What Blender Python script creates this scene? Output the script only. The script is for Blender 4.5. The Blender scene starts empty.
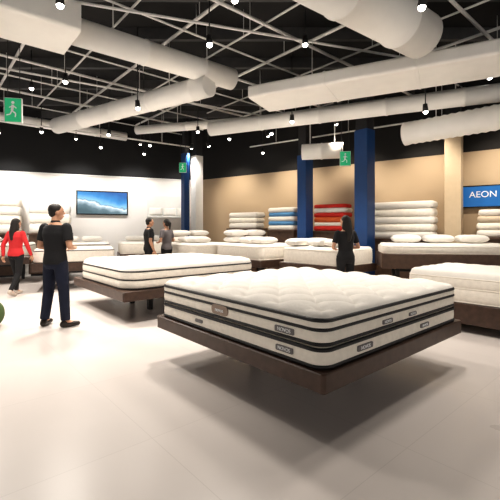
import bpy, bmesh, math, random
from mathutils import Vector, Matrix, Euler
random.seed(4)
S = bpy.context.scene
COL = S.collection
RA = math.radians
H_CAM = 1.43
CEIL = 5.2

# ------------------------------------------------------------ materials
def mat(name, col, rough=0.5, metal=0.0, emit=0.0, noise=0.0, nscale=8.0, bump=0.0, bscale=60.0, coat=0.0):
    m = bpy.data.materials.new(name); m.use_nodes = True
    nt = m.node_tree; b = nt.nodes["Principled BSDF"]
    b.inputs["Base Color"].default_value = (*col, 1)
    b.inputs["Roughness"].default_value = rough
    b.inputs["Metallic"].default_value = metal
    b.inputs["Coat Weight"].default_value = coat
    if emit:
        b.inputs["Emission Color"].default_value = (*col, 1)
        b.inputs["Emission Strength"].default_value = emit
    tc = nt.nodes.new("ShaderNodeTexCoord")
    if noise:
        n = nt.nodes.new("ShaderNodeTexNoise"); n.inputs["Scale"].default_value = nscale
        n.inputs["Detail"].default_value = 4
        r = nt.nodes.new("ShaderNodeValToRGB")
        r.color_ramp.elements[0].position = 0.3; r.color_ramp.elements[1].position = 0.7
        r.color_ramp.elements[0].color = (*[c*(1-noise) for c in col], 1)
        r.color_ramp.elements[1].color = (*[min(1, c*(1+noise)) for c in col], 1)
        nt.links.new(tc.outputs["Object"], n.inputs["Vector"])
        nt.links.new(n.outputs["Fac"], r.inputs["Fac"])
        nt.links.new(r.outputs["Color"], b.inputs["Base Color"])
    if bump:
        n = nt.nodes.new("ShaderNodeTexNoise"); n.inputs["Scale"].default_value = bscale
        bp = nt.nodes.new("ShaderNodeBump"); bp.inputs["Strength"].default_value = bump
        bp.inputs["Distance"].default_value = 0.01
        nt.links.new(tc.outputs["Object"], n.inputs["Vector"])
        nt.links.new(n.outputs["Fac"], bp.inputs["Height"])
        nt.links.new(bp.outputs["Normal"], b.inputs["Normal"])
    return m

M = {}
M['tick'] = mat("quilted_white_fabric", (0.81, 0.77, 0.715), 0.85, bump=0.35, bscale=45, noise=0.03)
M['side'] = mat("ivory_side_fabric", (0.88, 0.82, 0.73), 0.8, bump=0.3, bscale=70, noise=0.05, nscale=20)
M['pipe'] = mat("black_piping", (0.010, 0.009, 0.010), 0.5, bump=0.1)
M['base'] = mat("dark_brown_wood", (0.070, 0.040, 0.028), 0.35, noise=0.25, nscale=14)
M['blackm'] = mat("black_metal", (0.012, 0.012, 0.013), 0.45, noise=0.1)
M['tag'] = mat("grey_label", (0.16, 0.15, 0.15), 0.5, noise=0.05)
M['patch'] = mat("taupe_label", (0.30, 0.22, 0.17), 0.4, noise=0.08)
M['white'] = mat("white_ink", (0.9, 0.9, 0.9), 0.5, noise=0.01)
M['duct'] = mat("white_painted_steel", (0.90, 0.88, 0.84), 0.5, noise=0.03, nscale=3)
M['conduit'] = mat("pale_conduit", (0.78, 0.77, 0.75), 0.5, noise=0.05)
M['joist'] = mat("dark_joist", (0.08, 0.08, 0.082), 0.7, noise=0.1)
M['ceil'] = mat("black_ceiling_deck", (0.016, 0.016, 0.017), 0.9, noise=0.15, nscale=3)
M['blue'] = mat("blue_column_paint", (0.008, 0.050, 0.17), 0.4, noise=0.04)
M['tancol'] = mat("tan_column_paint", (0.55, 0.44, 0.31), 0.6, noise=0.03)
M['whitecol'] = mat("white_column_paint", (0.75, 0.74, 0.71), 0.6, noise=0.02)
M['darkcol'] = mat("dark_upper_column", (0.02, 0.02, 0.022), 0.7, noise=0.05)
M['lens'] = mat("lamp_lens", (1.0, 0.95, 0.86), 0.3, emit=14)
M['green'] = mat("green_sign_face", (0.02, 0.36, 0.16), 0.4, emit=0.45)
M['pouf'] = mat("olive_green_fabric", (0.06, 0.10, 0.025), 0.85, noise=0.15, bump=0.3)
M['red'] = mat("red_fabric", (0.60, 0.03, 0.02), 0.8, noise=0.08, bump=0.2)
M['orange'] = mat("orange_fabric", (0.62, 0.12, 0.03), 0.8, noise=0.08, bump=0.2)
M['bluefab'] = mat("pale_blue_fabric", (0.10, 0.27, 0.50), 0.8, noise=0.08, bump=0.2)
M['beige'] = mat("beige_fabric", (0.62, 0.52, 0.40), 0.8, noise=0.05, bump=0.2)
M['tvframe'] = mat("tv_bezel", (0.01, 0.01, 0.01), 0.25, noise=0.05)
M['signblue'] = mat("blue_sign_face", (0.01, 0.10, 0.30), 0.35, emit=0.5)
M['skin'] = mat("skin", (0.56, 0.31, 0.20), 0.55, noise=0.05)
M['hair'] = mat("dark_hair", (0.012, 0.008, 0.006), 0.5, noise=0.3, nscale=60, bump=0.4, bscale=120)
M['blacktee'] = mat("black_cotton", (0.012, 0.012, 0.014), 0.85, noise=0.1, bump=0.3)
M['jeans'] = mat("dark_denim", (0.009, 0.013, 0.032), 0.85, noise=0.2, bump=0.3)
M['redtop'] = mat("red_knit", (0.62, 0.03, 0.035), 0.8, noise=0.1, bump=0.3)
M['blackpant'] = mat("black_trousers", (0.010, 0.010, 0.012), 0.8, noise=0.1, bump=0.2)
M['greytop'] = mat("grey_blouse", (0.15, 0.135, 0.14), 0.8, noise=0.1, bump=0.2)
M['shoe'] = mat("dark_leather", (0.02, 0.014, 0.01), 0.35, noise=0.1)
M['shoelight'] = mat("pale_shoe", (0.5, 0.42, 0.36), 0.5, noise=0.05)
M['eye'] = mat("eye_dark", (0.02, 0.012, 0.01), 0.2, noise=0.02)
M['lip'] = mat("lip", (0.42, 0.13, 0.11), 0.5, noise=0.05)
M['shelf'] = mat("dark_walnut_shelf", (0.10, 0.058, 0.038), 0.5, noise=0.2, nscale=10)
M['trim'] = mat("white_trim", (0.7, 0.69, 0.66), 0.5, noise=0.02)

def floor_mat():
    m = bpy.data.materials.new("polished_floor"); m.use_nodes = True
    nt = m.node_tree; b = nt.nodes["Principled BSDF"]
    tc = nt.nodes.new("ShaderNodeTexCoord"); mp = nt.nodes.new("ShaderNodeMapping")
    mp.inputs["Rotation"].default_value = (0, 0, RA(-41))
    br = nt.nodes.new("ShaderNodeTexBrick"); br.offset = 0.0
    br.inputs["Scale"].default_value = 1.0
    br.inputs["Brick Width"].default_value = 1.2; br.inputs["Row Height"].default_value = 1.2
    br.inputs["Mortar Size"].default_value = 0.003
    br.inputs["Color1"].default_value = (0.72, 0.66, 0.625, 1)
    br.inputs["Color2"].default_value = (0.71, 0.65, 0.615, 1)
    br.inputs["Mortar"].default_value = (0.64, 0.585, 0.55, 1)
    nz = nt.nodes.new("ShaderNodeTexNoise"); nz.inputs["Scale"].default_value = 1.3; nz.inputs["Detail"].default_value = 6
    mx = nt.nodes.new("ShaderNodeMixRGB"); mx.blend_type = 'MULTIPLY'; mx.inputs[0].default_value = 0.08
    nt.links.new(tc.outputs["Object"], mp.inputs["Vector"]); nt.links.new(mp.outputs["Vector"], br.inputs["Vector"])
    nt.links.new(tc.outputs["Object"], nz.inputs["Vector"])
    nt.links.new(br.outputs["Color"], mx.inputs[1]); nt.links.new(nz.outputs["Fac"], mx.inputs[2])
    nt.links.new(mx.outputs[0], b.inputs["Base Color"])
    mr = nt.nodes.new("ShaderNodeMapRange")
    mr.inputs["To Min"].default_value = 0.24; mr.inputs["To Max"].default_value = 0.36
    nt.links.new(nz.outputs["Fac"], mr.inputs["Value"]); nt.links.new(mr.outputs[0], b.inputs["Roughness"])
    return m

def wall_mat(name, low, high, split):
    m = bpy.data.materials.new(name); m.use_nodes = True
    nt = m.node_tree; b = nt.nodes["Principled BSDF"]; b.inputs["Roughness"].default_value = 0.75
    g = nt.nodes.new("ShaderNodeNewGeometry"); sx = nt.nodes.new("ShaderNodeSeparateXYZ")
    nt.links.new(g.outputs["Position"], sx.inputs[0])
    gt = nt.nodes.new("ShaderNodeMath"); gt.operation = 'GREATER_THAN'; gt.inputs[1].default_value = split
    nt.links.new(sx.outputs["Z"], gt.inputs[0])
    nz = nt.nodes.new("ShaderNodeTexNoise"); nz.inputs["Scale"].default_value = 2
    lo = nt.nodes.new("ShaderNodeMixRGB"); lo.blend_type = 'MULTIPLY'; lo.inputs[0].default_value = 0.06
    lo.inputs[1].default_value = (*low, 1); nt.links.new(nz.outputs["Fac"], lo.inputs[2])
    mx = nt.nodes.new("ShaderNodeMixRGB"); nt.links.new(gt.outputs[0], mx.inputs[0])
    nt.links.new(lo.outputs[0], mx.inputs[1]); mx.inputs[2].default_value = (*high, 1)
    nt.links.new(mx.outputs[0], b.inputs["Base Color"])
    return m

def screen_mat():
    m = bpy.data.materials.new("landscape_screen"); m.use_nodes = True
    nt = m.node_tree; b = nt.nodes["Principled BSDF"]; b.inputs["Roughness"].default_value = 0.3
    tc = nt.nodes.new("ShaderNodeTexCoord"); sx = nt.nodes.new("ShaderNodeSeparateXYZ")
    nt.links.new(tc.outputs["Object"], sx.inputs[0])
    nz = nt.nodes.new("ShaderNodeTexNoise"); nz.inputs["Scale"].default_value = 3; nz.inputs["Detail"].default_value = 5
    nt.links.new(tc.outputs["Object"], nz.inputs["Vector"])
    def math_(op, a, bb):
        n = nt.nodes.new("ShaderNodeMath"); n.operation = op
        for i, v in enumerate((a, bb)):
            if isinstance(v, (int, float)): n.inputs[i].default_value = v
            else: nt.links.new(v, n.inputs[i])
        return n.outputs[0]
    slope = math_('MULTIPLY', sx.outputs["X"], 0.22)
    h = math_('ADD', sx.outputs["Z"], slope)
    h = math_('ADD', h, math_('MULTIPLY', math_('SUBTRACT', nz.outputs["Fac"], 0.5), 0.35))
    mr = nt.nodes.new("ShaderNodeMapRange"); mr.inputs["From Min"].default_value = -0.4; mr.inputs["From Max"].default_value = 0.4
    nt.links.new(h, mr.inputs["Value"])
    r = nt.nodes.new("ShaderNodeValToRGB"); e = r.color_ramp.elements
    e[0].position = 0.0; e[0].color = (0.05, 0.10, 0.12, 1)
    e[1].position = 1.0; e[1].color = (0.01, 0.11, 0.36, 1)
    for p, c in ((0.22, (0.10, 0.17, 0.20, 1)), (0.36, (0.40, 0.50, 0.56, 1)), (0.41, (0.72, 0.80, 0.84, 1)), (0.46, (0.15, 0.28, 0.36, 1)), (0.49, (0.22, 0.48, 0.72, 1)), (0.7, (0.04, 0.25, 0.55, 1))):
        k = e.new(p); k.color = c
    nt.links.new(mr.outputs[0], r.inputs[0])
    b.inputs["Base Color"].default_value = (0.02, 0.02, 0.02, 1)
    nt.links.new(r.outputs[0], b.inputs["Emission Color"])
    b.inputs["Emission Strength"].default_value = 1.3
    return m

# ------------------------------------------------------------ object helpers
def link(name, me, material=None, parent=None, loc=(0,0,0), rot=(0,0,0), smooth=True):
    o = bpy.data.objects.new(name, me); COL.objects.link(o)
    if material is not None and me is not None and len(me.materials) == 0:
        me.materials.append(material)
    if parent is not None: o.parent = parent
    o.location = loc; o.rotation_euler = rot
    if smooth and me is not None:
        for p in me.polygons: p.use_smooth = True
    return o

def empty(name, label, cat, loc, rz=0.0, group=None):
    o = bpy.data.objects.new(name, None); COL.objects.link(o)
    o.empty_display_size = 0.2
    o.location = loc; o.rotation_euler = (0, 0, rz)
    tagit(o, label, cat, group); return o

def tagit(o, label, cat, group=None):
    o["label"] = label; o["category"] = cat
    if group: o["group"] = group

def finish(bm, name="m"):
    bmesh.ops.recalc_face_normals(bm, faces=bm.faces[:])
    me = bpy.data.meshes.new(name); bm.to_mesh(me); bm.free(); return me

def box_me(sx, sy, sz, bev=0.0, c=(0,0,0)):
    bm = bmesh.new(); bmesh.ops.create_cube(bm, size=1)
    for v in bm.verts: v.co = Vector((v.co.x*sx+c[0], v.co.y*sy+c[1], v.co.z*sz+c[2]))
    if bev: bmesh.ops.bevel(bm, geom=bm.edges[:], offset=bev, segments=2, affect='EDGES', profile=0.5)
    return finish(bm)

def rr(w, l, r, seg=8):
    pts = []
    r = min(r, w/2-0.001, l/2-0.001)
    for cx, cy, a0 in ((w/2-r, l/2-r, 0), (-w/2+r, l/2-r, 90), (-w/2+r, -l/2+r, 180), (w/2-r, -l/2+r, 270)):
        for i in range(seg+1):
            a = RA(a0+90*i/seg); pts.append((cx+r*math.cos(a), cy+r*math.sin(a)))
    return pts

def slab_me(w, l, r, prof):
    """prof: list of (z, outward offset)"""
    bm = bmesh.new(); rings = []
    for z, o in prof:
        rings.append([bm.verts.new((x, y, z)) for x, y in rr(w+2*o, l+2*o, max(r+o, 0.004))])
    n = len(rings[0])
    for a, b in zip(rings, rings[1:]):
        for i in range(n): bm.faces.new((a[i], a[(i+1) % n], b[(i+1) % n], b[i]))
    bm.faces.new(rings[0][::-1]); bm.faces.new(rings[-1])
    return finish(bm)

def bulge_prof(z0, z1, bulge, n=8, edge=0.0):
    p = []
    for i in range(n+1):
        t = i/n; p.append((z0+(z1-z0)*t, bulge*math.sqrt(max(0, 1-(2*t-1)**2))-edge))
    return p

def pipe_me(w, l, r, z, rad):
    bm = bmesh.new(); pts = rr(w, l, r, 10); n = len(pts); rings = []
    for i in range(n):
        p = Vector((*pts[i], 0)); a = Vector((*pts[i-1], 0)); b = Vector((*pts[(i+1) % n], 0))
        t = (b-a).normalized(); nrm = Vector((t.y, -t.x, 0))
        rings.append([bm.verts.new(p + nrm*rad*math.cos(k*math.pi/4) + Vector((0, 0, z+rad*math.sin(k*math.pi/4)))) for k in range(8)])
    for i in range(n):
        a, b = rings[i], rings[(i+1) % n]
        for k in range(8): bm.faces.new((a[k], a[(k+1) % 8], b[(k+1) % 8], b[k]))
    return finish(bm)

def quilt_me(w, l, r, z0, z1, n, tuft, depth, R=0.08):
    bm = bmesh.new(); V = []
    for j in range(n+1):
        row = []
        for i in range(n+1):
            sx = math.sin(math.pi/2*(2*i/n-1))*0.5+0.5*(2*i/n-1); sy = math.sin(math.pi/2*(2*j/n-1))*0.5+0.5*(2*j/n-1)
            x, y = sx*w/2, sy*l/2
            qx, qy = abs(x)-(w/2-r), abs(y)-(l/2-r)
            if qx > 0 and qy > 0:
                ln = math.hypot(qx, qy); k = max(qx, qy)/ln
                qx *= k; qy *= k
                x = math.copysign(w/2-r+qx, x); y = math.copysign(l/2-r+qy, y)
                e = r-math.hypot(qx, qy)
            else: e = min(w/2-abs(x), l/2-abs(y))
            e = max(e, 0)
            t = min(e/R, 1); f = math.sqrt(1-(1-t)**2)
            z = z0+(z1-z0)*f
            if depth:
                a = abs(math.sin(math.pi*(x+y)/tuft)); b = abs(math.sin(math.pi*(x-y)/tuft))
                z -= depth*(1-math.sqrt(a*b)*0.9)*min(e/0.1, 1)
                # deep button dimples on the lattice crossings
                p = ((x+y)/tuft); q = ((x-y)/tuft)
                dp = (p-round(p)); dq = (q-round(q))
                z -= depth*0.55*math.exp(-(dp*dp+dq*dq)/0.03)*min(e/0.1, 1)
                z += 0.004*math.sin(7*x+3*y)*min(e/0.1, 1)
            row.append(bm.verts.new((x, y, z)))
        V.append(row)
    for j in range(n):
        for i in range(n): bm.faces.new((V[j][i], V[j][i+1], V[j+1][i+1], V[j+1][i]))
    rim = [V[0][i] for i in range(n)]+[V[j][n] for j in range(n)]+[V[n][i] for i in range(n, 0, -1)]+[V[j][0] for j in range(n, 0, -1)]
    low = [bm.verts.new((v.co.x, v.co.y, z0-0.01)) for v in rim]; k = len(rim)
    for i in range(k): bm.faces.new((rim[i], low[i], low[(i+1) % k], rim[(i+1) % k]))
    bm.faces.new(low)
    return finish(bm)

def pillow_me(w, l, h, n=18):
    bm = bmesh.new(); top = []; bot = []
    for j in range(n+1):
        a = []; b = []
        for i in range(n+1):
            x = 2*i/n-1; y = 2*j/n-1
            f = max(0, (1-x**4)*(1-y**4))**0.45
            pin = 1-0.07*(1-abs(x*y))*(abs(x)**6+abs(y)**6)
            px, py = x*w/2*pin, y*l/2*pin
            v = bm.verts.new((px, py, h/2+h/2*f)); a.append(v)
            b.append(v if (i in (0, n) or j in (0, n)) else bm.verts.new((px, py, h/2-h/2*f)))
        top.append(a); bot.append(b)
    for j in range(n):
        for i in range(n):
            bm.faces.new((top[j][i], top[j][i+1], top[j+1][i+1], top[j+1][i]))
            q = (bot[j][i], bot[j+1][i], bot[j+1][i+1], bot[j][i+1])
            try: bm.faces.new(q)
            except ValueError: pass
    return finish(bm)

def text_me(txt, size, ext=0.002, align='CENTER'):
    c = bpy.data.curves.new("lettering", 'FONT'); c.body = txt; c.size = size; c.extrude = ext
    c.align_x = align; c.align_y = 'CENTER'
    o = bpy.data.objects.new("tmp", c); COL.objects.link(o)
    dg = bpy.context.evaluated_depsgraph_get()
    me = bpy.data.meshes.new_from_object(o.evaluated_get(dg))
    bpy.data.objects.remove(o); me.materials.clear(); return me

def frame_from(d):
    d = d.normalized(); up = Vector((0, 0, 1)) if abs(d.z) < 0.95 else Vector((0, 1, 0))
    s = d.cross(up).normalized(); n = s.cross(d).normalized(); return d, s, n

def rod(bm, p0, p1, r0, r1=None, seg=12, caps=True):
    r1 = r0 if r1 is None else r1
    p0, p1 = Vector(p0), Vector(p1); d, s, n = frame_from(p1-p0)
    A = [bm.verts.new(p0+r0*(s*math.cos(2*math.pi*k/seg)+n*math.sin(2*math.pi*k/seg))) for k in range(seg)]
    B = [bm.verts.new(p1+r1*(s*math.cos(2*math.pi*k/seg)+n*math.sin(2*math.pi*k/seg))) for k in range(seg)]
    for k in range(seg): bm.faces.new((A[k], A[(k+1) % seg], B[(k+1) % seg], B[k]))
    if caps: bm.faces.new(A[::-1]); bm.faces.new(B)

def rod_me(p0, p1, r0, r1=None, seg=12):
    bm = bmesh.new(); rod(bm, p0, p1, r0, r1, seg); return finish(bm)

# ------------------------------------------------------------ room shell
def struct(name, me, m, **k):
    o = link(name, me, m, smooth=False, **k); o["kind"] = "structure"; return o
C = Vector((-1.8, 14.1, 0))
dL = Vector((-0.925, -0.38, 0)).normalized(); dR = Vector((0.805, -0.593, 0)).normalized()
aL = math.atan2(-dL.y, -dL.x); aR = math.atan2(dR.y, dR.x)
nL = Vector((0.38, -0.925, 0)).normalized(); nR = Vector((-0.593, -0.805, 0)).normalized()
struct("floor", box_me(30, 26, 0.1, c=(0, 5, -0.05)), floor_mat())
struct("ceiling", box_me(30, 26, 0.1, c=(0, 5, CEIL+0.05)), M['ceil'])
LL, LR = 11.0, 15.0
cl = C+dL*LL/2-nL*0.1; cr = C+dR*LR/2-nR*0.1
struct("wall_left", box_me(LL, 0.2, CEIL, c=(0, 0, CEIL/2)), wall_mat("white_wall_black_top", (0.82, 0.79, 0.755), (0.012, 0.012, 0.013), 3.2), loc=cl, rot=(0, 0, aL))
struct("wall_right", box_me(LR, 0.2, CEIL, c=(0, 0, CEIL/2)), wall_mat("tan_wall_black_top", (0.50, 0.385, 0.265), (0.014, 0.013, 0.013), 3.25), loc=cr, rot=(0, 0, aR))
p = C+dL*LL/2+nL*0.012
struct("baseboard_left", box_me(LL-0.1, 0.024, 0.12, 0.004, c=(0, 0, 0.06)), M['trim'], loc=p, rot=(0, 0, aL))
p = C+dR*LR/2+nR*0.012
struct("baseboard_right", box_me(LR-0.1, 0.024, 0.12, 0.004, c=(0, 0, 0.06)), M['trim'], loc=p, rot=(0, 0, aR))
p = C+dL*LL/2+nL*0.02
struct("trim_1", box_me(LL-0.1, 0.04, 0.05, 0.004, c=(0, 0, 3.2)), M['trim'], loc=p, rot=(0, 0, aL))

# ------------------------------------------------------------ beds
U = RA(41)
u = Vector((math.cos(U), math.sin(U), 0)); v = Vector((-math.sin(U), math.cos(U), 0))
def AB(a, b): # showroom-grid coordinates to world
    return Vector((a*u.x+b*v.x, a*u.y+b*v.y, 0))

def bed_base(cx, cy, w, l, z0, z1, rz, label, over=0.07, group=None, inset=0.5, m='base'):
    e = empty("bed_base", label, "bed base", (cx, cy, 0), rz, group)
    link("platform", slab_me(w+2*over, l+2*over, 0.03, [(z0, -0.012), (z0+0.008, 0), (z1-0.008, 0), (z1, -0.008)]), M[m], e, smooth=False)
    for sx in (-1, 1):
        for sy in (-1, 1):
            link("leg", slab_me(0.1, 0.1, 0.012, [(0, -0.012), (z0, 0)]), M['blackm'], e, loc=(sx*(w/2-inset), sy*(l/2-inset), 0), smooth=False)
    link("centre_support", box_me(w-2*inset, 0.06, 0.1, 0.005, c=(0, 0, z0-0.05)), M['blackm'], e, smooth=False)
    return e

def label_face(e, side, pos, z, w, h, txt, half, m='tag', r=0.01):
    if side == 'L': rot = (RA(90), 0, RA(-90)); loc = Vector((-half-0.004, pos, z)); tl = loc+Vector((-0.006, 0, 0))
    else: rot = (RA(90), 0, 0); loc = Vector((pos, -half-0.004, z)); tl = loc+Vector((0, -0.006, 0))
    link("label_patch", slab_me(w, h, r, [(-0.012, 0), (0.005, 0)]), M[m], e, loc=loc, rot=rot, smooth=False)
    if txt: link("lettering", text_me(txt, h*0.85), M['white'], e, loc=tl, rot=rot, smooth=False)

def mattress(cx, cy, w, l, z0, z1, rz, label, r=0.12, lines=None, n=44, tuft=0.28, depth=0.016, group=None, crown=0.05, pr=0.009, pm='pipe', R=0.08):
    e = empty("mattress", label, "mattress", (cx, cy, z0), rz, group)
    h = z1-z0; sh = h-crown
    lines = lines if lines is not None else [0.012, sh*0.5, sh]
    prof = []
    for a, b in zip(lines, lines[1:]):
        q = bulge_prof(a, b, 0.014, 8); prof += q if not prof else q[1:]
    if lines[0] > 0.001: prof = [(0, -0.01)]+prof
    link("side_panel", slab_me(w, l, r, prof), M['side'], e)
    link("quilted_top", quilt_me(w+0.01, l+0.01, r, lines[-1], h, n, tuft, depth, R), M['tick'], e)
    for z in lines: link("piping", pipe_me(w+0.006, l+0.006, r, z if z > pr else pr, pr), M[pm], e)
    return e

# hero bed
F = Vector((0.48, 2.51, 0)); w1, l1 = 2.20, 2.2
c1 = F+u*w1/2+v*l1/2
bed_base(c1.x, c1.y, w1, l1, 0.35, 0.485, U, "dark brown low platform bed base on recessed legs", over=0.045, inset=0.72)
bs = empty("box_spring", "ivory box spring with black piping on dark platform", "box spring", (c1.x, c1.y, 0.485), U)
link("side_panel", slab_me(w1, l1, 0.1, [(0, -0.01)]+bulge_prof(0.01, 0.142, 0.012)+[(0.147, -0.01)]), M['side'], bs)
for z in (0.017, 0.131): link("piping", pipe_me(w1+0.008, l1+0.008, 0.1, z, 0.015), M['pipe'], bs)
label_face(bs, 'L', -0.765, 0.076, 0.17, 0.042, "NOVOS", w1/2+0.012)
label_face(bs, 'R', -0.62, 0.076, 0.20, 0.042, "NOVOS", l1/2+0.012)
label_face(bs, 'R', 0.35, 0.076, 0.16, 0.036, "NOVOS", l1/2+0.012)
label_face(bs, 'L', 0.35, 0.076, 0.12, 0.03, None, w1/2+0.012)
mt = mattress(c1.x, c1.y, w1, l1, 0.637, 0.905, U, "thick white quilted pillow-top mattress with black piping", r=0.1,
              lines=[0.017, 0.115, 0.178], n=170, tuft=0.40, depth=0.038, pr=0.015, R=0.15)
label_face(mt, 'L', 0.02, 0.08, 0.24, 0.085, None, w1/2+0.012, 'patch', 0.042)
link("lettering", text_me("novos", 0.05), M['white'], mt, loc=(-w1/2-0.024, 0.02, 0.08), rot=(RA(90), 0, RA(-90)), smooth=False)
label_face(mt, 'L', -0.765, 0.062, 0.19, 0.045, "NOVOS", w1/2+0.012)
label_face(mt, 'R', -0.3, 0.06, 0.15, 0.035, "NOVOS", l1/2+0.012)
label_face(mt, 'R', 0.12, 0.06, 0.13, 0.03, "NOVOS", l1/2+0.012)

# second bed
F2 = Vector((-1.86, 5.72, 0)); w2, l2 = 2.65, 2.25
c2 = F2+u*w2/2+v*l2/2
bed_base(c2.x, c2.y, w2, l2, 0.34, 0.49, U, "dark brown platform base under the smaller white mattress", over=0.08, inset=0.75)
m2 = mattress(c2.x, c2.y, w2, l2, 0.49, 0.88, U, "white mattress with rounded corners and thin black piping", r=0.3, lines=[0.014, 0.15, 0.28], n=70, tuft=0.36, depth=0.018, pr=0.012, R=0.14)
label_face(m2, 'R', -0.4, 0.08, 0.3, 0.05, "NOVOS", l2/2+0.012)

# right bed
F3 = AB(5.7, 0.7); w3, l3 = 1.45, 2.15
c3 = F3+u*w3/2+v*l3/2
bed_base(c3.x, c3.y, w3, l3, 0.12, 0.40, U, "dark brown bed base carrying a plain white mattress", over=0.05)
mattress(c3.x, c3.y, w3, l3, 0.40, 0.84, U, "plain thick white mattress with pale piping", r=0.14, lines=[0.012, 0.2, 0.34], n=40, pm='side')

pillow = pillow_me(0.66, 0.42, 0.19)
pillow.materials.append(M['tick'])
for _p in pillow.polygons: _p.use_smooth = True
def put_pillow(loc, rz, label, tilt=0.0, group=None, sc=0.9):
    o = link("pillow", pillow, None, loc=loc, rot=(tilt, 0, rz)); o.scale = (sc, sc, sc)
    tagit(o, label, "pillow", group); return o

def show_bed(cx, cy, w, l, zt, rz, label, th=0.26, pillows=2, pdir=1, m='base', deck=0.2, layers=1):
    bed_base(cx, cy, w, l, zt-th-deck, zt-th, rz, "dark wooden display bed base", over=0.04, inset=0.3, group="display bed bases", m=m)
    mattress(cx, cy, w, l, zt-th, zt, rz, label, r=0.15, lines=[0.01, th-0.06], n=24, depth=0.008, group="display mattresses", pm='side' if random.random() < 0.5 else 'pipe')
    R = Matrix.Rotation(rz, 3, 'Z')
    for k in range(layers):
        for i in range(pillows):
            off = Vector(((i-(pillows-1)/2)*0.64, pdir*(l/2-0.27), 0))
            q = Vector((cx, cy, zt+0.001+k*0.172))+R@off
            put_pillow(q, rz+random.uniform(-0.04, 0.04), "plump white pillow on a display mattress", group="pillows on display beds")
    return R

def ctr(a0, a1, b0, b1): c = AB((a0+a1)/2, (b0+b1)/2); return c.x, c.y, a1-a0, b1-b0
for (a0, a1, b0, b1, zt, pd, lay, lab) in [
    (6.2, 7.45, 4.45, 6.05, 1.05, 1, 1, "white display mattress beside the blue column"),
    (5.85, 7.42, 6.35, 8.1, 1.07, 1, 2, "white display mattress with pillows on dark base"),
    (5.35, 6.75, 8.45, 10.0, 1.05, 1, 2, "white display mattress near the room corner"),
    ]:
    x, y, w, l = ctr(a0, a1, b0, b1)
    show_bed(x, y, w, l, zt, U, lab, pdir=pd, th=0.36, deck=0.16, layers=lay)
    for k in range(2):
        q = AB(a0+0.42, b0+0.32+0.46*k); q.z = zt+0.001
        put_pillow(q, U+random.uniform(-0.06, 0.06), "plump white pillow on a display mattress", group="pillows on display beds")
# long bed in front of the tan wall
show_bed(3.92, 7.82, 2.35, 0.95, 1.14, RA(-12), "long low white display mattress on brown plinth", th=0.2, pillows=3, m='shelf', deck=0.3)
# beds by the white wall
for t in (0.3, 2.3, 4.2):
    q = Vector((-7.7, 11.7, 0))+(-dL)*t+nL*1.6
    show_bed(q.x, q.y, 1.6, 1.4, 1.05, aL, "white display mattress in the row by the white wall", th=0.34)
show_bed(-4.35, 9.5, 1.75, 1.1, 0.98, aL, "white display mattress behind the standing man", pillows=0, th=0.34)

# stacks
def stack(cx, cy, rz, w, d, z0, hs, mats, label, group, stand=True):
    if stand:
        e = empty("display_stand", "dark wooden display stand carrying stacked bedding", "display stand", (cx, cy, 0), rz, "bedding display stands")
        link("top_board", box_me(w+0.04, d+0.03, 0.05, 0.006, c=(0, 0, z0-0.025)), M['shelf'], e, smooth=False)
        link("carcass", box_me(w-0.05, d-0.05, z0-0.11, 0.006, c=(0, 0, (z0-0.05+0.06)/2)), M['shelf'], e, smooth=False)
        link("plinth", box_me(w-0.15, d-0.15, 0.06, 0.003, c=(0, 0, 0.03)), M['blackm'], e, smooth=False)
    z = z0
    for i, h in enumerate(hs):
        k = random.uniform(-0.04, 0.04)
        me = slab_me(w-abs(k)*1.5, d*0.94, 0.12, bulge_prof(0, h, min(h*0.38, 0.05), 10, 0.05))
        o = link("folded_duvet", me, M[mats[i % len(mats)]], loc=(cx+k*0.3, cy, z), rot=(0, 0, rz+random.uniform(-0.02, 0.02)))
        tagit(o, label, "bedding", group); z += h
    return z
q = Vector((3.73, 9.2, 0)); stack(q.x, q.y, aR, 1.45, 0.58, 1.2, [0.17, 0.18, 0.17, 0.19, 0.17], ['tick', 'side'], "folded white duvet in a tall stack", "white duvet stack")
q = Vector((2.27, 10.42, 0)); stack(q.x, q.y, aR, 1.0, 0.55, 1.38, [0.13, 0.1, 0.14, 0.12, 0.13, 0.1], ['red', 'side', 'orange', 'red', 'tick', 'red'], "folded red or cream blanket in a stack", "red blanket stack")
q = Vector((1.04, 11.35, 0)); stack(q.x, q.y, aR, 0.95, 0.58, 1.4, [0.14, 0.12, 0.14, 0.12, 0.14], ['tick', 'bluefab', 'tick', 'bluefab', 'tick'], "folded blue or white blanket in a stack", "blue and white blanket stack")
q = Vector((-0.1, 12.15, 0)); stack(q.x, q.y, aR, 1.15, 0.6, 1.45, [0.17, 0.16, 0.17], ['tick', 'side'], "folded white duvet in a low stack", "low white duvet stack")
q = Vector((5.5, 8.3, 0)); stack(q.x, q.y, aR, 0.95, 0.42, 1.25, [0.16, 0.16, 0.15, 0.14], ['tick', 'side', 'beige'], "folded cream duvet under the blue sign", "cream duvet stack")
for t, w, hs in ((0.0, 1.3, [0.26, 0.28, 0.26, 0.24]), (1.43, 1.2, [0.3, 0.3, 0.28])):
    q = Vector((-7.7, 11.7, 0))+(-dL)*t+nL*0.36
    stack(q.x, q.y, aL, w, 0.55, 1.3, hs, ['tick', 'side'], "thick white folded duvet by the white wall", "duvets by the white wall")

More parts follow.
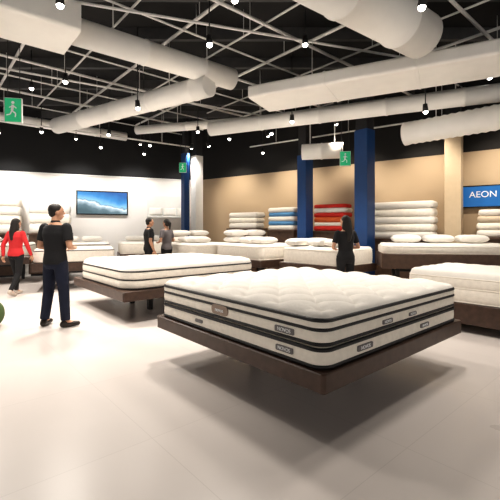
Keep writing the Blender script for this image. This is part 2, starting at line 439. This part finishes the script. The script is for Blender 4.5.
# wall shelf with pillows
sh = Vector((-7.7, 11.7, 0))+(-dL)*5.15+nL*0.2
e = empty("wall_shelf", "white wall shelf holding upright white pillows", "shelf", (sh.x, sh.y, 1.85), aL)
link("board", box_me(1.5, 0.36, 0.04, 0.005), M['trim'], e, smooth=False)
link("back_panel", box_me(1.5, 0.03, 0.75, 0.004, c=(0, 0.165, 0.375)), M['trim'], e, smooth=False)
for i in range(3):
    q = Vector((sh.x, sh.y, 1.87+0.21))+(-dL)*((i-1)*0.48)
    o = put_pillow(q+nL*0.06, aL, "white pillow standing on the wall shelf", tilt=RA(78), group="pillows on wall shelf", sc=0.68)
    o.location.z = 1.87+0.42*0.68*0.5+0.005

# ------------------------------------------------------------ TV and signs
tv = Vector((-7.7, 11.7, 0))+(-dL)*2.95+nL*0.07
e = empty("wall_television", "wide black-framed television showing a blue mountain landscape", "television", (tv.x, tv.y, 2.30), aL)
link("frame", box_me(1.62, 0.07, 0.80, 0.01), M['tvframe'], e, smooth=False)
link("screen", box_me(1.54, 0.01, 0.72, 0.0, c=(0, -0.036, 0)), screen_mat(), e, smooth=False)
link("wall_bracket", box_me(0.4, 0.035, 0.3, c=(0, 0.05, 0)), M['blackm'], e, smooth=False)

sp = C+dR*(1.085*8.26)+nR*0.06
e = empty("wall_sign", "glowing blue wall sign with white lettering", "sign", (sp.x+0.15, sp.y-0.11, 2.18), aR)
link("sign_box", box_me(1.5, 0.08, 0.52, 0.01), M['tvframe'], e, smooth=False)
link("sign_face", box_me(1.44, 0.01, 0.46, c=(0, -0.042, 0)), M['signblue'], e, smooth=False)
link("lettering", text_me("AEON", 0.2, 0.004, 'LEFT'), M['white'], e, loc=(-0.48, -0.052, 0.04), rot=(RA(90), 0, 0), smooth=False)

def hang_sign(x, y, z, w, h, rz, label):
    e = empty("exit_sign", label, "exit sign", (x, y, z), rz, "green hanging signs")
    link("housing", box_me(w, 0.05, h, 0.006), M['trim'], e, smooth=False)
    link("sign_face", box_me(w*0.94, 0.01, h*0.94, c=(0, -0.026, 0)), M['green'], e, smooth=False)
    bm = bmesh.new()
    s = h*0.3
    rod(bm, (0, 0, s*1.0), (0, 0.004, s*1.0), s*0.2, seg=14)
    def bar(x0, z0, x1, z1, t):
        d = Vector((x1-x0, 0, z1-z0)).normalized(); n = Vector((-d.z, 0, d.x))*t
        a = Vector((x0, 0, z0)); b = Vector((x1, 0, z1))
        vs = [bm.verts.new(k) for k in (a+n, a-n, b-n, b+n)]; bm.faces.new(vs)
    bar(0, s*0.7, -s*0.1, -s*0.1, s*0.16); bar(-s*0.1, -s*0.1, s*0.35, -s*0.45, s*0.09); bar(s*0.35, -s*0.45, s*0.3, -s*0.95, s*0.08)
    bar(-s*0.1, -s*0.1, -s*0.35, -s*0.6, s*0.09); bar(-s*0.35, -s*0.6, -s*0.8, -s*0.7, s*0.08)
    bar(0, s*0.6, s*0.45, s*0.25, s*0.07); bar(0, s*0.6, -s*0.45, s*0.3, s*0.07)
    link("running_figure", finish(bm), M['white'], e, loc=(0, -0.034, 0), smooth=False)
    for sx in (-1, 1):
        link("hanger_rod", rod_me((sx*w*0.35, 0, h/2), (sx*w*0.35, 0, CEIL-z), 0.006), M['blackm'], e)
hang_sign(-3.73, 6.0, 3.30, 0.25, 0.39, RA(10), "green hanging sign with white running figure")
hang_sign(2.33, 9.3, 3.15, 0.26, 0.36, RA(-10), "small green hanging sign near the blue column")
hang_sign(-2.05, 11.6, 3.3, 0.22, 0.3, RA(0), "small green hanging sign by slim blue column")

# ------------------------------------------------------------ columns
def column(x, y, w, zt, m, rz, label, d=None):
    e = empty("column", label, "column", (x, y, 0), rz, "showroom columns"); d = d or w
    link("shaft", box_me(w, d, zt-0.12, 0.008, c=(0, 0, 0.12+(zt-0.12)/2)), M[m], e, smooth=False)
    link("base_plate", box_me(w+0.04, d+0.04, 0.12, 0.006, c=(0, 0, 0.06)), M['blackm'], e, smooth=False)
    if zt < CEIL-0.05: link("upper_shaft", box_me(w-0.04, d-0.04, CEIL-zt, c=(0, 0, (CEIL+zt)/2)), M['darkcol'], e, smooth=False)
column(2.70, 8.95, 0.34, 3.75, 'blue', U, "square deep blue painted column")
column(1.48, 10.2, 0.30, 3.4, 'blue', U, "square deep blue column before the stacked blankets")
column(-2.12, 12.45, 0.2, 3.9, 'blue', U, "slim deep blue column near the room corner")
column(-1.80, 12.9, 0.3, 3.9, 'whitecol', U, "slim white column beside the blue one")
column(4.72, 8.8, 0.34, 3.6, 'tancol', aR, "square tan column against the tan wall")

# ------------------------------------------------------------ ducts and ceiling services
def duct(p0, p1, rad, label, seam=0.9, corr=False, rods=True, seg=28, flat=None):
    p0, p1 = Vector(p0), Vector(p1); L = (p1-p0).length
    rz = math.atan2(p1.y-p0.y, p1.x-p0.x)
    e = empty("air_duct", label, "air duct", p0, rz, "ceiling air ducts")
    tilt = (p1.z-p0.z)
    st = [(0, 0.86), (0.0, 1.0)]
    if corr:
        n = int(L/0.07)
        for i in range(1, n): st.append((L*i/n, 1.0 if i % 2 else 0.93))
    else:
        k = seam
        while k < L-0.2:
            st += [(k-0.025, 1), (k-0.02, 1.05), (k+0.02, 1.05), (k+0.025, 1)]; k += seam
    st += [(L, 1.0), (L, 0.86)]
    bm = bmesh.new(); rings = []
    for x, s in st:
        z = tilt*x/L
        if flat:
            W, Hh = flat; ww, hh = W/2*(s if s < 1.01 else 1.02), Hh/2*(s if s < 1.01 else 1.05)
            pts = rr(2*ww, 2*hh, 0.05, 4); rings.append([bm.verts.new((x, a, z+b)) for a, b in pts])
        else:
            rings.append([bm.verts.new((x, rad*s*math.cos(2*math.pi*k/seg), z+rad*s*math.sin(2*math.pi*k/seg))) for k in range(seg)])
    n = len(rings[0])
    for a, b in zip(rings, rings[1:]):
        for i in range(n): bm.faces.new((a[i], a[(i+1) % n], b[(i+1) % n], b[i]))
    bm.faces.new(rings[0]); bm.faces.new(rings[-1])
    link("duct_body", finish(bm), M['duct'], e, smooth=not flat)
    hh = flat[1]/2 if flat else rad
    if rods:
        for t in (0.2, 0.8):
            x = L*t
            link("hanger_rod", rod_me((x, 0, tilt*t+hh*0.9), (x, 0, CEIL-p0.z), 0.01), M['conduit'], e)
    return e
duct((-5.6, 3.1, 4.35), (-2.62, 5.58, 4.35), 0, "large rectangular white supply duct", flat=(0.95, 0.42), seam=1.3)
duct((-2.60, 5.6, 4.35), (-0.35, 7.42, 4.35), 0.20, "round white duct continuing from the rectangular one", seam=1.1)
duct((-5.0, 9.85, 4.1), (-0.75, 6.95, 4.05), 0.20, "round white duct crossing toward the elbow", seam=1.2)
duct((0.15, 3.85, 4.3), (2.55, 5.65, 4.3), 0.32, "very large round white duct", seam=1.2)
duct((0.2, 7.85, 4.1), (5.2, 5.3, 4.1), 0, "wide flat white rectangular duct", flat=(1.05, 0.24), seam=1.5)
duct((-1.0, 9.6, 3.95), (5.2, 6.75, 3.95), 0.17, "long slim round white duct", seam=1.4)
duct((3.3, 8.1, 3.45), (5.6, 6.0, 3.5), 0.24, "ribbed flexible white duct", corr=True)
duct((1.35, 9.85, 3.42), (2.35, 9.6, 3.42), 0.2, "short round white duct box", seam=0.5)
duct((-3.3, 11.05, 4.3), (3.0, 9.25, 4.3), 0.12, "thin white duct along the far ceiling", seam=1.6)
duct((-7.2, 9.6, 4.4), (-4.0, 12.25, 4.4), 0.13, "thin white duct beside the white wall", seam=1.6)

def conduit(p0, p1, r, label="thin pale ceiling conduit hung on rods", grp="ceiling conduits"):
    p0, p1 = Vector(p0), Vector(p1)
    e = empty("ceiling_conduit", label, "conduit", p0, 0, grp)
    link("pipe", rod_me((0, 0, 0), p1-p0, r, seg=8), M['conduit'], e)
    for t in (0.15, 0.5, 0.85):
        q = (p1-p0)*t; link("hanger_rod", rod_me(q, (q.x, q.y, CEIL-p0.z), 0.006, seg=6), M['conduit'], e)
for i, b in enumerate((1.2, 2.2, 3.4, 4.4, 5.4, 6.4, 7.4, 8.4, 9.4, 10.4, 11.4)):
    a0, a1 = (-2.5, 9.5) if b < 8 else (-2.5, 7.0)
    conduit(AB(a0, b)+Vector((0, 0, 4.68)), AB(a1, b)+Vector((0, 0, 4.68)), 0.028 if i % 2 else 0.018)
for i, a in enumerate((0.4, 1.4, 2.4, 3.3, 4.2, 5.2, 6.2, 7.2, 8.2)):
    b1 = 11.5 if a < 6 else 9.0
    conduit(AB(a, -1.5)+Vector((0, 0, 4.74)), AB(a, b1)+Vector((0, 0, 4.74)), 0.028 if i % 2 else 0.018)
for p0, p1 in [((-6.5, 6.2, 4.5), (1.5, 11.0, 4.5)), ((-4.6, 4.6, 4.6), (4.6, 7.6, 4.6)), ((-6.8, 8.4, 4.0), (-1.9, 11.9, 4.0)), ((0.0, 11.9, 4.0), (5.2, 8.2, 4.0))]:
    conduit(p0, p1, 0.022, "pale diagonal pipe run below the ceiling grid")
for i in range(9):
    y = 3.4+i*1.25
    o = link("ceiling_joist", box_me(18 if y < 11 else 9, 0.09, 0.22, c=(0 if y < 11 else -2.3, y, CEIL-0.11)), M['joist'], smooth=False)
    tagit(o, "dark steel ceiling joist", "joist", "ceiling joists")

# spotlights
def spot(loc, tgt, energy, ang=70, blend=0.6, rad=0.06, col=(1, 0.93, 0.84), light=True):
    loc, tgt = Vector(loc), Vector(tgt)
    e = empty("track_spotlight", "black cylindrical ceiling spotlight with glowing lens", "spotlight", loc, 0, "ceiling spotlights")
    d = (tgt-loc).normalized()
    link("stem", rod_me((0, 0, 0), (0, 0, CEIL-loc.z), 0.01, seg=8), M['blackm'], e)
    link("lamp_housing", rod_me(-d*0.08, d*0.06, 0.04, 0.052, 20), M['blackm'], e)
    bm = bmesh.new(); sph(bm, d*0.062, 0.044); link("lens", finish(bm), M['lens'], e)
    if light:
        L = bpy.data.lights.new("spot_lamp", 'SPOT'); L.energy = energy; L.spot_size = RA(ang); L.spot_blend = blend
        L.shadow_soft_size = rad; L.color = col
        o = bpy.data.objects.new("spot_lamp", L); COL.objects.link(o); o.parent = e
        o.location = d*(0.15+rad); o.rotation_euler = d.to_track_quat('-Z', 'Y').to_euler()
def sph(bm, c, r, sc=(1, 1, 1), rot=None, sub=2):
    m = Matrix.Translation(Vector(c))
    if rot is not None: m = m@rot.to_4x4()
    m = m@Matrix.Diagonal((r*sc[0], r*sc[1], r*sc[2], 1))
    bmesh.ops.create_icosphere(bm, subdivisions=sub, radius=1, matrix=m)
E = 310
for (x, y, z, tx, ty, en) in [
    (-0.6, 5.6, 4.2, -0.1, 4.6, 0.95), (1.95, 4.3, 4.0, 1.5, 4.1, 0.55),
    (-3.4, 7.0, 4.2, -3.3, 6.3, 1.6), (-2.1, 7.1, 3.75, -1.7, 7.0, 0.8),
    (0.9, 8.15, 3.8, 0.9, 8.6, 1.2), (-5.4, 7.2, 4.3, -4.9, 6.2, 1.6),
    (3.3, 7.15, 3.7, 3.6, 7.2, 0.9), (-2.3, 4.6, 4.2, -2.2, 4.6, 1.0),
    (-1.4, 10.2, 4.1, -1.3, 9.9, 1.2), (3.2, 4.4, 3.9, 2.8, 4.2, 0.5), (-6.3, 9.4, 4.2, -6.2, 9.6, 1.3),
    (-3.6, 9.7, 3.9, -3.9, 9.4, 0.9)]:
    spot((x, y, z), (tx, ty, 0), E*en, 120, 1.0, rad=0.2)
for x, y, z in [(-4.6, 8.0, 4.45), (-5.6, 10.2, 4.1), (-4.4, 11.2, 3.9), (-3.0, 11.4, 4.0), (-3.4, 12.2, 3.9), (-0.6, 11.0, 4.1), (0.6, 10.6, 4.15), (2.0, 8.9, 4.35), (3.9, 8.5, 4.3),
                (-1.3, 8.6, 4.5), (-0.2, 5.0, 4.5), (4.6, 7.3, 4.4), (-2.6, 9.3, 4.45), (0.4, 12.0, 3.9), (-6.4, 7.6, 4.4), (-7.0, 10.4, 4.0), (0.9, 6.2, 4.5)]:
    spot((x, y, z), (x+0.1, y-0.2, 0), 0, light=False)
# wall washers
for t in (0.3, 2.2, 4.0, 5.6):
    q = Vector((-7.7, 11.7, 0))+(-dL)*t
    spot(q+nL*1.7+Vector((0, 0, 4.1)), q+Vector((0, 0, 1.9)), 250, 90, 1.0, rad=0.1, col=(1, 0.96, 0.91))
for s in (1.8, 4.0, 6.0, 7.8, 9.4):
    q = C+dR*s
    spot(q+nR*1.6+Vector((0, 0, 4.05)), q+Vector((0, 0, 2.0)), 200, 90, 1.0, rad=0.1, col=(1, 0.88, 0.72))

# ------------------------------------------------------------ pouf
e = empty("pouf", "round olive green upholstered pouf", "pouf", (-4.03, 5.42, 0))
bm = bmesh.new(); rings = []
for k in range(15):
    t = k/14; z = 0.02+0.34*t
    r = (0.34+0.11*math.sqrt(max(0, 1-(2*t-1)**2))) if 0 < k < 14 else 0.30
    rings.append([bm.verts.new((r*(1-0.02*abs(math.sin(a*math.pi*6/24)))*math.cos(2*math.pi*a/48), r*(1-0.02*abs(math.sin(a*math.pi*6/24)))*math.sin(2*math.pi*a/48), z)) for a in range(48)])
for a, b in zip(rings, rings[1:]):
    for i in range(48): bm.faces.new((a[i], a[(i+1) % 48], b[(i+1) % 48], b[i]))
bm.faces.new(rings[0]); bm.faces.new(rings[-1])
link("cushion_body", finish(bm), M['pouf'], e)
link("foot_ring", rod_me((0, 0, 0), (0, 0, 0.03), 0.28, seg=32), M['blackm'], e)
link("button", rod_me((0, 0, 0.355), (0, 0, 0.37), 0.03, seg=16), M['pouf'], e)

# ------------------------------------------------------------ people
def limb(bm, pts, rad):
    for i in range(len(pts)-1): rod(bm, pts[i], pts[i+1], rad[i], rad[i+1], 14)
    for p, r in zip(pts, rad): sph(bm, p, r*0.99)
def loft(bm, secs, seg=24):
    rings = []
    for z, rx, ry, cx, cy in secs:
        rings.append([bm.verts.new((cx+rx*math.cos(2*math.pi*k/seg), cy+ry*math.sin(2*math.pi*k/seg), z)) for k in range(seg)])
    for a, b in zip(rings, rings[1:]):
        for i in range(seg): bm.faces.new((a[i], a[(i+1) % seg], b[(i+1) % seg], b[i]))
    bm.faces.new(rings[0][::-1]); bm.faces.new(rings[-1])
def solidify(bm, voxel, smooth, name):
    me = finish(bm, name); o = bpy.data.objects.new("tmp", me); COL.objects.link(o)
    r = o.modifiers.new("r", 'REMESH'); r.mode = 'VOXEL'; r.voxel_size = voxel
    s = o.modifiers.new("s", 'SMOOTH'); s.iterations = smooth; s.factor = 0.5
    dg = bpy.context.evaluated_depsgraph_get(); out = bpy.data.meshes.new_from_object(o.evaluated_get(dg))
    bpy.data.objects.remove(o); out.materials.clear(); return out

def hand(bm, wr, d, side, palm):
    d = Vector(d).normalized(); palm = Vector(palm); palm = (palm-d*palm.dot(d)).normalized()
    s = d.cross(palm).normalized()*side
    rot = Matrix((s, palm, d)).transposed()
    sph(bm, Vector(wr)+d*0.05, 0.05, (0.82, 0.36, 1.1), rot)
    for i, L in enumerate((0.07, 0.08, 0.075, 0.058)):
        b = Vector(wr)+d*0.085+s*(0.03-i*0.02)
        k1 = b+(d*0.95+palm*0.3).normalized()*L*0.45
        k2 = k1+(d*0.75+palm*0.66).normalized()*L*0.32
        k3 = k2+(d*0.4+palm*0.9).normalized()*L*0.25
        limb(bm, [b, k1, k2, k3], [0.0095, 0.009, 0.008, 0.007])
    b = Vector(wr)+d*0.03+s*0.03
    k1 = b+(d*0.6+s*0.7+palm*0.25).normalized()*0.035; k2 = k1+(d*0.9+s*0.25+palm*0.3).normalized()*0.03
    limb(bm, [b, k1, k2], [0.013, 0.011, 0.009])

def person(label, x, y, rz, Ht, pose, top, pants, shoe, female=False, long_sleeve=False, hair='short', head_yaw=0.0, group=None):
    k = Ht/1.76
    e = empty("person", label, "person", (x, y, 0), rz, group)
    J = dict(pose)
    shw = 0.165 if female else 0.195
    hip = {s: Vector((s*0.09, 0, 0.92)) for s in (-1, 1)}
    kn = {s: Vector(J['knee'][0 if s < 0 else 1]) for s in (-1, 1)}
    an = {s: Vector(J['ankle'][0 if s < 0 else 1]) for s in (-1, 1)}
    shd = {s: Vector((s*shw, 0, 1.42)) for s in (-1, 1)}
    el = {s: Vector(J['elbow'][0 if s < 0 else 1]) for s in (-1, 1)}
    wr = {s: Vector(J['wrist'][0 if s < 0 else 1]) for s in (-1, 1)}
    fdir = {s: Vector(J['foot'][0 if s < 0 else 1]) for s in (-1, 1)}
    g = 0.9 if female else 1.06
    def torso(bm, o, z0=0.84, z1=1.50):
        S_ = [(0.84, 0.13, 0.10), (0.90, 0.165, 0.12), (0.97, 0.168 if female else 0.162, 0.12), (1.08, 0.128*g+0.012, 0.10), (1.2, 0.15*g, 0.112), (1.33, 0.175*g, 0.12), (1.41, 0.165*g, 0.10), (1.455, 0.11*g, 0.078), (1.50, 0.058, 0.058)]
        loft(bm, [(z, rx+o, ry+o, 0, -0.005) for z, rx, ry in S_ if z0-0.001 <= z <= z1+0.001])
    hr = Matrix.Rotation(head_yaw, 3, 'Z'); hc = Vector((0, 0.02, 1.635))
    # body
    bm = bmesh.new(); torso(bm, 0)
    for s in (-1, 1):
        limb(bm, [hip[s], (hip[s]+kn[s])/2, kn[s], kn[s]*0.6+an[s]*0.4, an[s]], [0.085, 0.072, 0.052, 0.052, 0.036])
        limb(bm, [shd[s], el[s], el[s]*0.65+wr[s]*0.35, wr[s]], [0.052*g, 0.038*g, 0.038*g, 0.026*g])
        hd = (wr[s]-el[s]).normalized()
        hand(bm, wr[s], hd, s*(-1), J.get('palm', (Vector((1, 0, 0)), Vector((-1, 0, 0))))[0 if s < 0 else 1])
        f = fdir[s].normalized(); limb(bm, [an[s], an[s]+f*0.1+Vector((0, 0, -0.04)), an[s]+f*0.17+Vector((0, 0, -0.045))], [0.036, 0.032, 0.025])
    limb(bm, [Vector((0, -0.005, 1.44)), Vector((0, 0.005, 1.57))], [0.056*g, 0.052*g])
    sph(bm, hc+Vector((0, 0, 0.02)), 1, (0.076, 0.095, 0.098), hr, 3)
    sph(bm, hc+hr@Vector((0, 0.025, -0.055)), 1, (0.055, 0.062, 0.06), hr, 3)
    sph(bm, hc+hr@Vector((0, 0.098, -0.012)), 1, (0.012, 0.018, 0.02), hr)
    sph(bm, hc+hr@Vector((0, 0.085, -0.055)), 1, (0.024, 0.012, 0.012), hr)
    for s in (-1, 1): sph(bm, hc+hr@Vector((s*0.08, -0.005, -0.012)), 1, (0.010, 0.019, 0.031), hr)
    b = link("body", solidify(bm, 0.0075, 3, "body"), M['skin'], e)
    # top
    bm = bmesh.new(); torso(bm, 0.016, 0.90, 1.455)
    for s in (-1, 1):
        if long_sleeve: limb(bm, [shd[s], el[s], wr[s]*0.92+el[s]*0.08], [0.066*g, 0.053*g, 0.040*g])
        else:
            mid = shd[s]*0.3+el[s]*0.7
            rod(bm, shd[s], mid, 0.066*g, 0.062*g, 16); sph(bm, shd[s], 0.066*g)
    limb(bm, [Vector((0, -0.005, 1.43)), Vector((0, 0, 1.485))], [0.075*g, 0.066*g])
    link("shirt", solidify(bm, 0.011, 4, "shirt"), M[top], e)
    # trousers
    bm = bmesh.new(); torso(bm, 0.010, 0.84, 0.97)
    w_ = 0.9 if female else 1.03
    for s in (-1, 1):
        low = an[s]+(kn[s]-an[s])*0.03
        limb(bm, [hip[s], (hip[s]+kn[s])/2, kn[s]], [0.1, 0.088*w_, 0.072*w_])
        rod(bm, kn[s], low, 0.072*w_, 0.062*w_ if not female else 0.048, 16)
    link("trousers", solidify(bm, 0.011, 4, "trousers"), M[pants], e)
    for s in (-1, 1):
        f = fdir[s].normalized(); bm = bmesh.new()
        a = an[s].copy()
        base = a+Vector((0, 0, -0.045))
        limb(bm, [a+Vector((0, 0, -0.015))-f*0.01, base-f*0.035, base+f*0.08, base+f*0.16], [0.046, 0.044, 0.042, 0.034])
        me = solidify(bm, 0.008, 2, "shoe")
        if abs(f.z) < 0.05:
            for vv in me.vertices: vv.co.z = max(vv.co.z, 0.0)
        link("shoe", me, M[shoe], e)
    bm = bmesh.new()
    sph(bm, hc+hr@Vector((0, -0.02, 0.044)), 1, (0.083, 0.096, 0.088), hr, 3)
    if hair == 'short':
        sph(bm, hc+hr@Vector((0, -0.045, -0.01)), 1, (0.070, 0.062, 0.066), hr, 3)
    elif hair == 'long':
        limb(bm, [hc+hr@Vector((0, -0.045, 0.02)), hc+hr@Vector((0, -0.06, -0.09)), hc+hr@Vector((0, -0.085, -0.2)), Vector((0, -0.115, 1.30))], [0.08, 0.085, 0.085, 0.05])
        for s in (-1, 1): limb(bm, [hc+hr@Vector((s*0.045, -0.03, 0.0)), hc+hr@Vector((s*0.065, -0.03, -0.12))], [0.05, 0.045])
    else:
        sph(bm, hc+hr@Vector((0, -0.045, -0.01)), 1, (0.075, 0.065, 0.075), hr, 3)
        limb(bm, [hc+hr@Vector((0, -0.1, 0.05)), hc+hr@Vector((0, -0.14, 0.0)), hc+hr@Vector((0, -0.14, -0.16))], [0.035, 0.04, 0.018])
    link("hair", solidify(bm, 0.009, 3, "hair"), M['hair'], e)
    for s in (-1, 1):
        bm = bmesh.new(); sph(bm, hc+hr@Vector((s*0.03, 0.082, 0.012)), 1, (0.013, 0.009, 0.007), hr); link("eye", finish(bm), M['eye'], e)
    bm = bmesh.new(); sph(bm, hc+hr@Vector((0, 0.093, -0.053)), 1, (0.022, 0.008, 0.006), hr); link("mouth", finish(bm), M['lip'], e)
    e.scale = (k, k, k)
    return e

stand = dict(knee=((-0.105, 0.015, 0.50), (0.105, 0.015, 0.50)), ankle=((-0.12, -0.01, 0.09), (0.12, -0.01, 0.09)), foot=((-0.25, 1, 0), (0.25, 1, 0)),
             elbow=((-0.25, -0.03, 1.14), (0.25, -0.03, 1.14)), wrist=((-0.26, 0.06, 0.90), (0.26, 0.06, 0.90)))
fold = dict(stand, elbow=((-0.27, -0.02, 1.15), (0.27, -0.02, 1.15)), wrist=((-0.13, 0.20, 1.10), (0.13, 0.20, 1.12)), palm=(Vector((0, -0.3, 1)), Vector((0, -0.3, 1))),
            ankle=((-0.14, -0.01, 0.09), (0.13, 0.0, 0.09)), foot=((-0.3, 1, 0), (0.75, 0.8, 0)))
wide = dict(fold, knee=((-0.14, 0.015, 0.50), (0.13, 0.02, 0.50)), ankle=((-0.19, -0.01, 0.09), (0.16, 0.02, 0.09)))
walk = dict(knee=((-0.09, 0.12, 0.50), (0.09, -0.03, 0.50)), ankle=((-0.07, 0.10, 0.09), (0.08, -0.26, 0.14)), foot=((0, 1, 0), (0, 1, -0.45)),
            elbow=((-0.24, -0.1, 1.15), (0.26, 0.03, 1.14)), wrist=((-0.22, -0.12, 0.90), (0.29, 0.12, 0.91)))
person("man in black t-shirt and dark jeans standing with hands before him", -2.84, 5.55, RA(-18), 1.80, wide, 'blacktee', 'jeans', 'shoe', head_yaw=RA(-35))
person("woman with dark hair in red long-sleeved top and black trousers walking", -5.05, 8.2, RA(-8), 1.66, walk, 'redtop', 'blackpant', 'shoelight', female=True, long_sleeve=True, hair='long', head_yaw=RA(-15))
person("person in black clothes standing beside a display bed", -2.63, 9.9, RA(-60), 1.72, stand, 'blacktee', 'blackpant', 'shoe', hair='short')
person("woman in grey top and black trousers standing facing companion", -2.27, 10.35, RA(60), 1.70, fold, 'greytop', 'blackpant', 'shoe', female=True, hair='tail')
person("woman with long dark hair in black top near the large bed", 1.76, 7.0, RA(15), 1.68, fold, 'blacktee', 'blackpant', 'shoe', female=True, hair='long', head_yaw=RA(25))

# ------------------------------------------------------------ world, camera
W = bpy.data.worlds.new("world"); S.world = W; W.use_nodes = True
W.node_tree.nodes["Background"].inputs[0].default_value = (1.0, 0.95, 0.89, 1)
W.node_tree.nodes["Background"].inputs[1].default_value = 0.92
cam = bpy.data.cameras.new("camera"); cam.sensor_width = 36; cam.lens = 380/500*36; cam.shift_y = -21/500
co = bpy.data.objects.new("camera", cam); COL.objects.link(co); co.location = (0, 0, H_CAM); co.rotation_euler = (RA(90), 0, 0)
S.camera = co
S.view_settings.view_transform = 'Standard'
for lk in ('Medium High Contrast', 'Standard - Medium High Contrast'):
    try:
        S.view_settings.look = lk; break
    except Exception as ex: pass
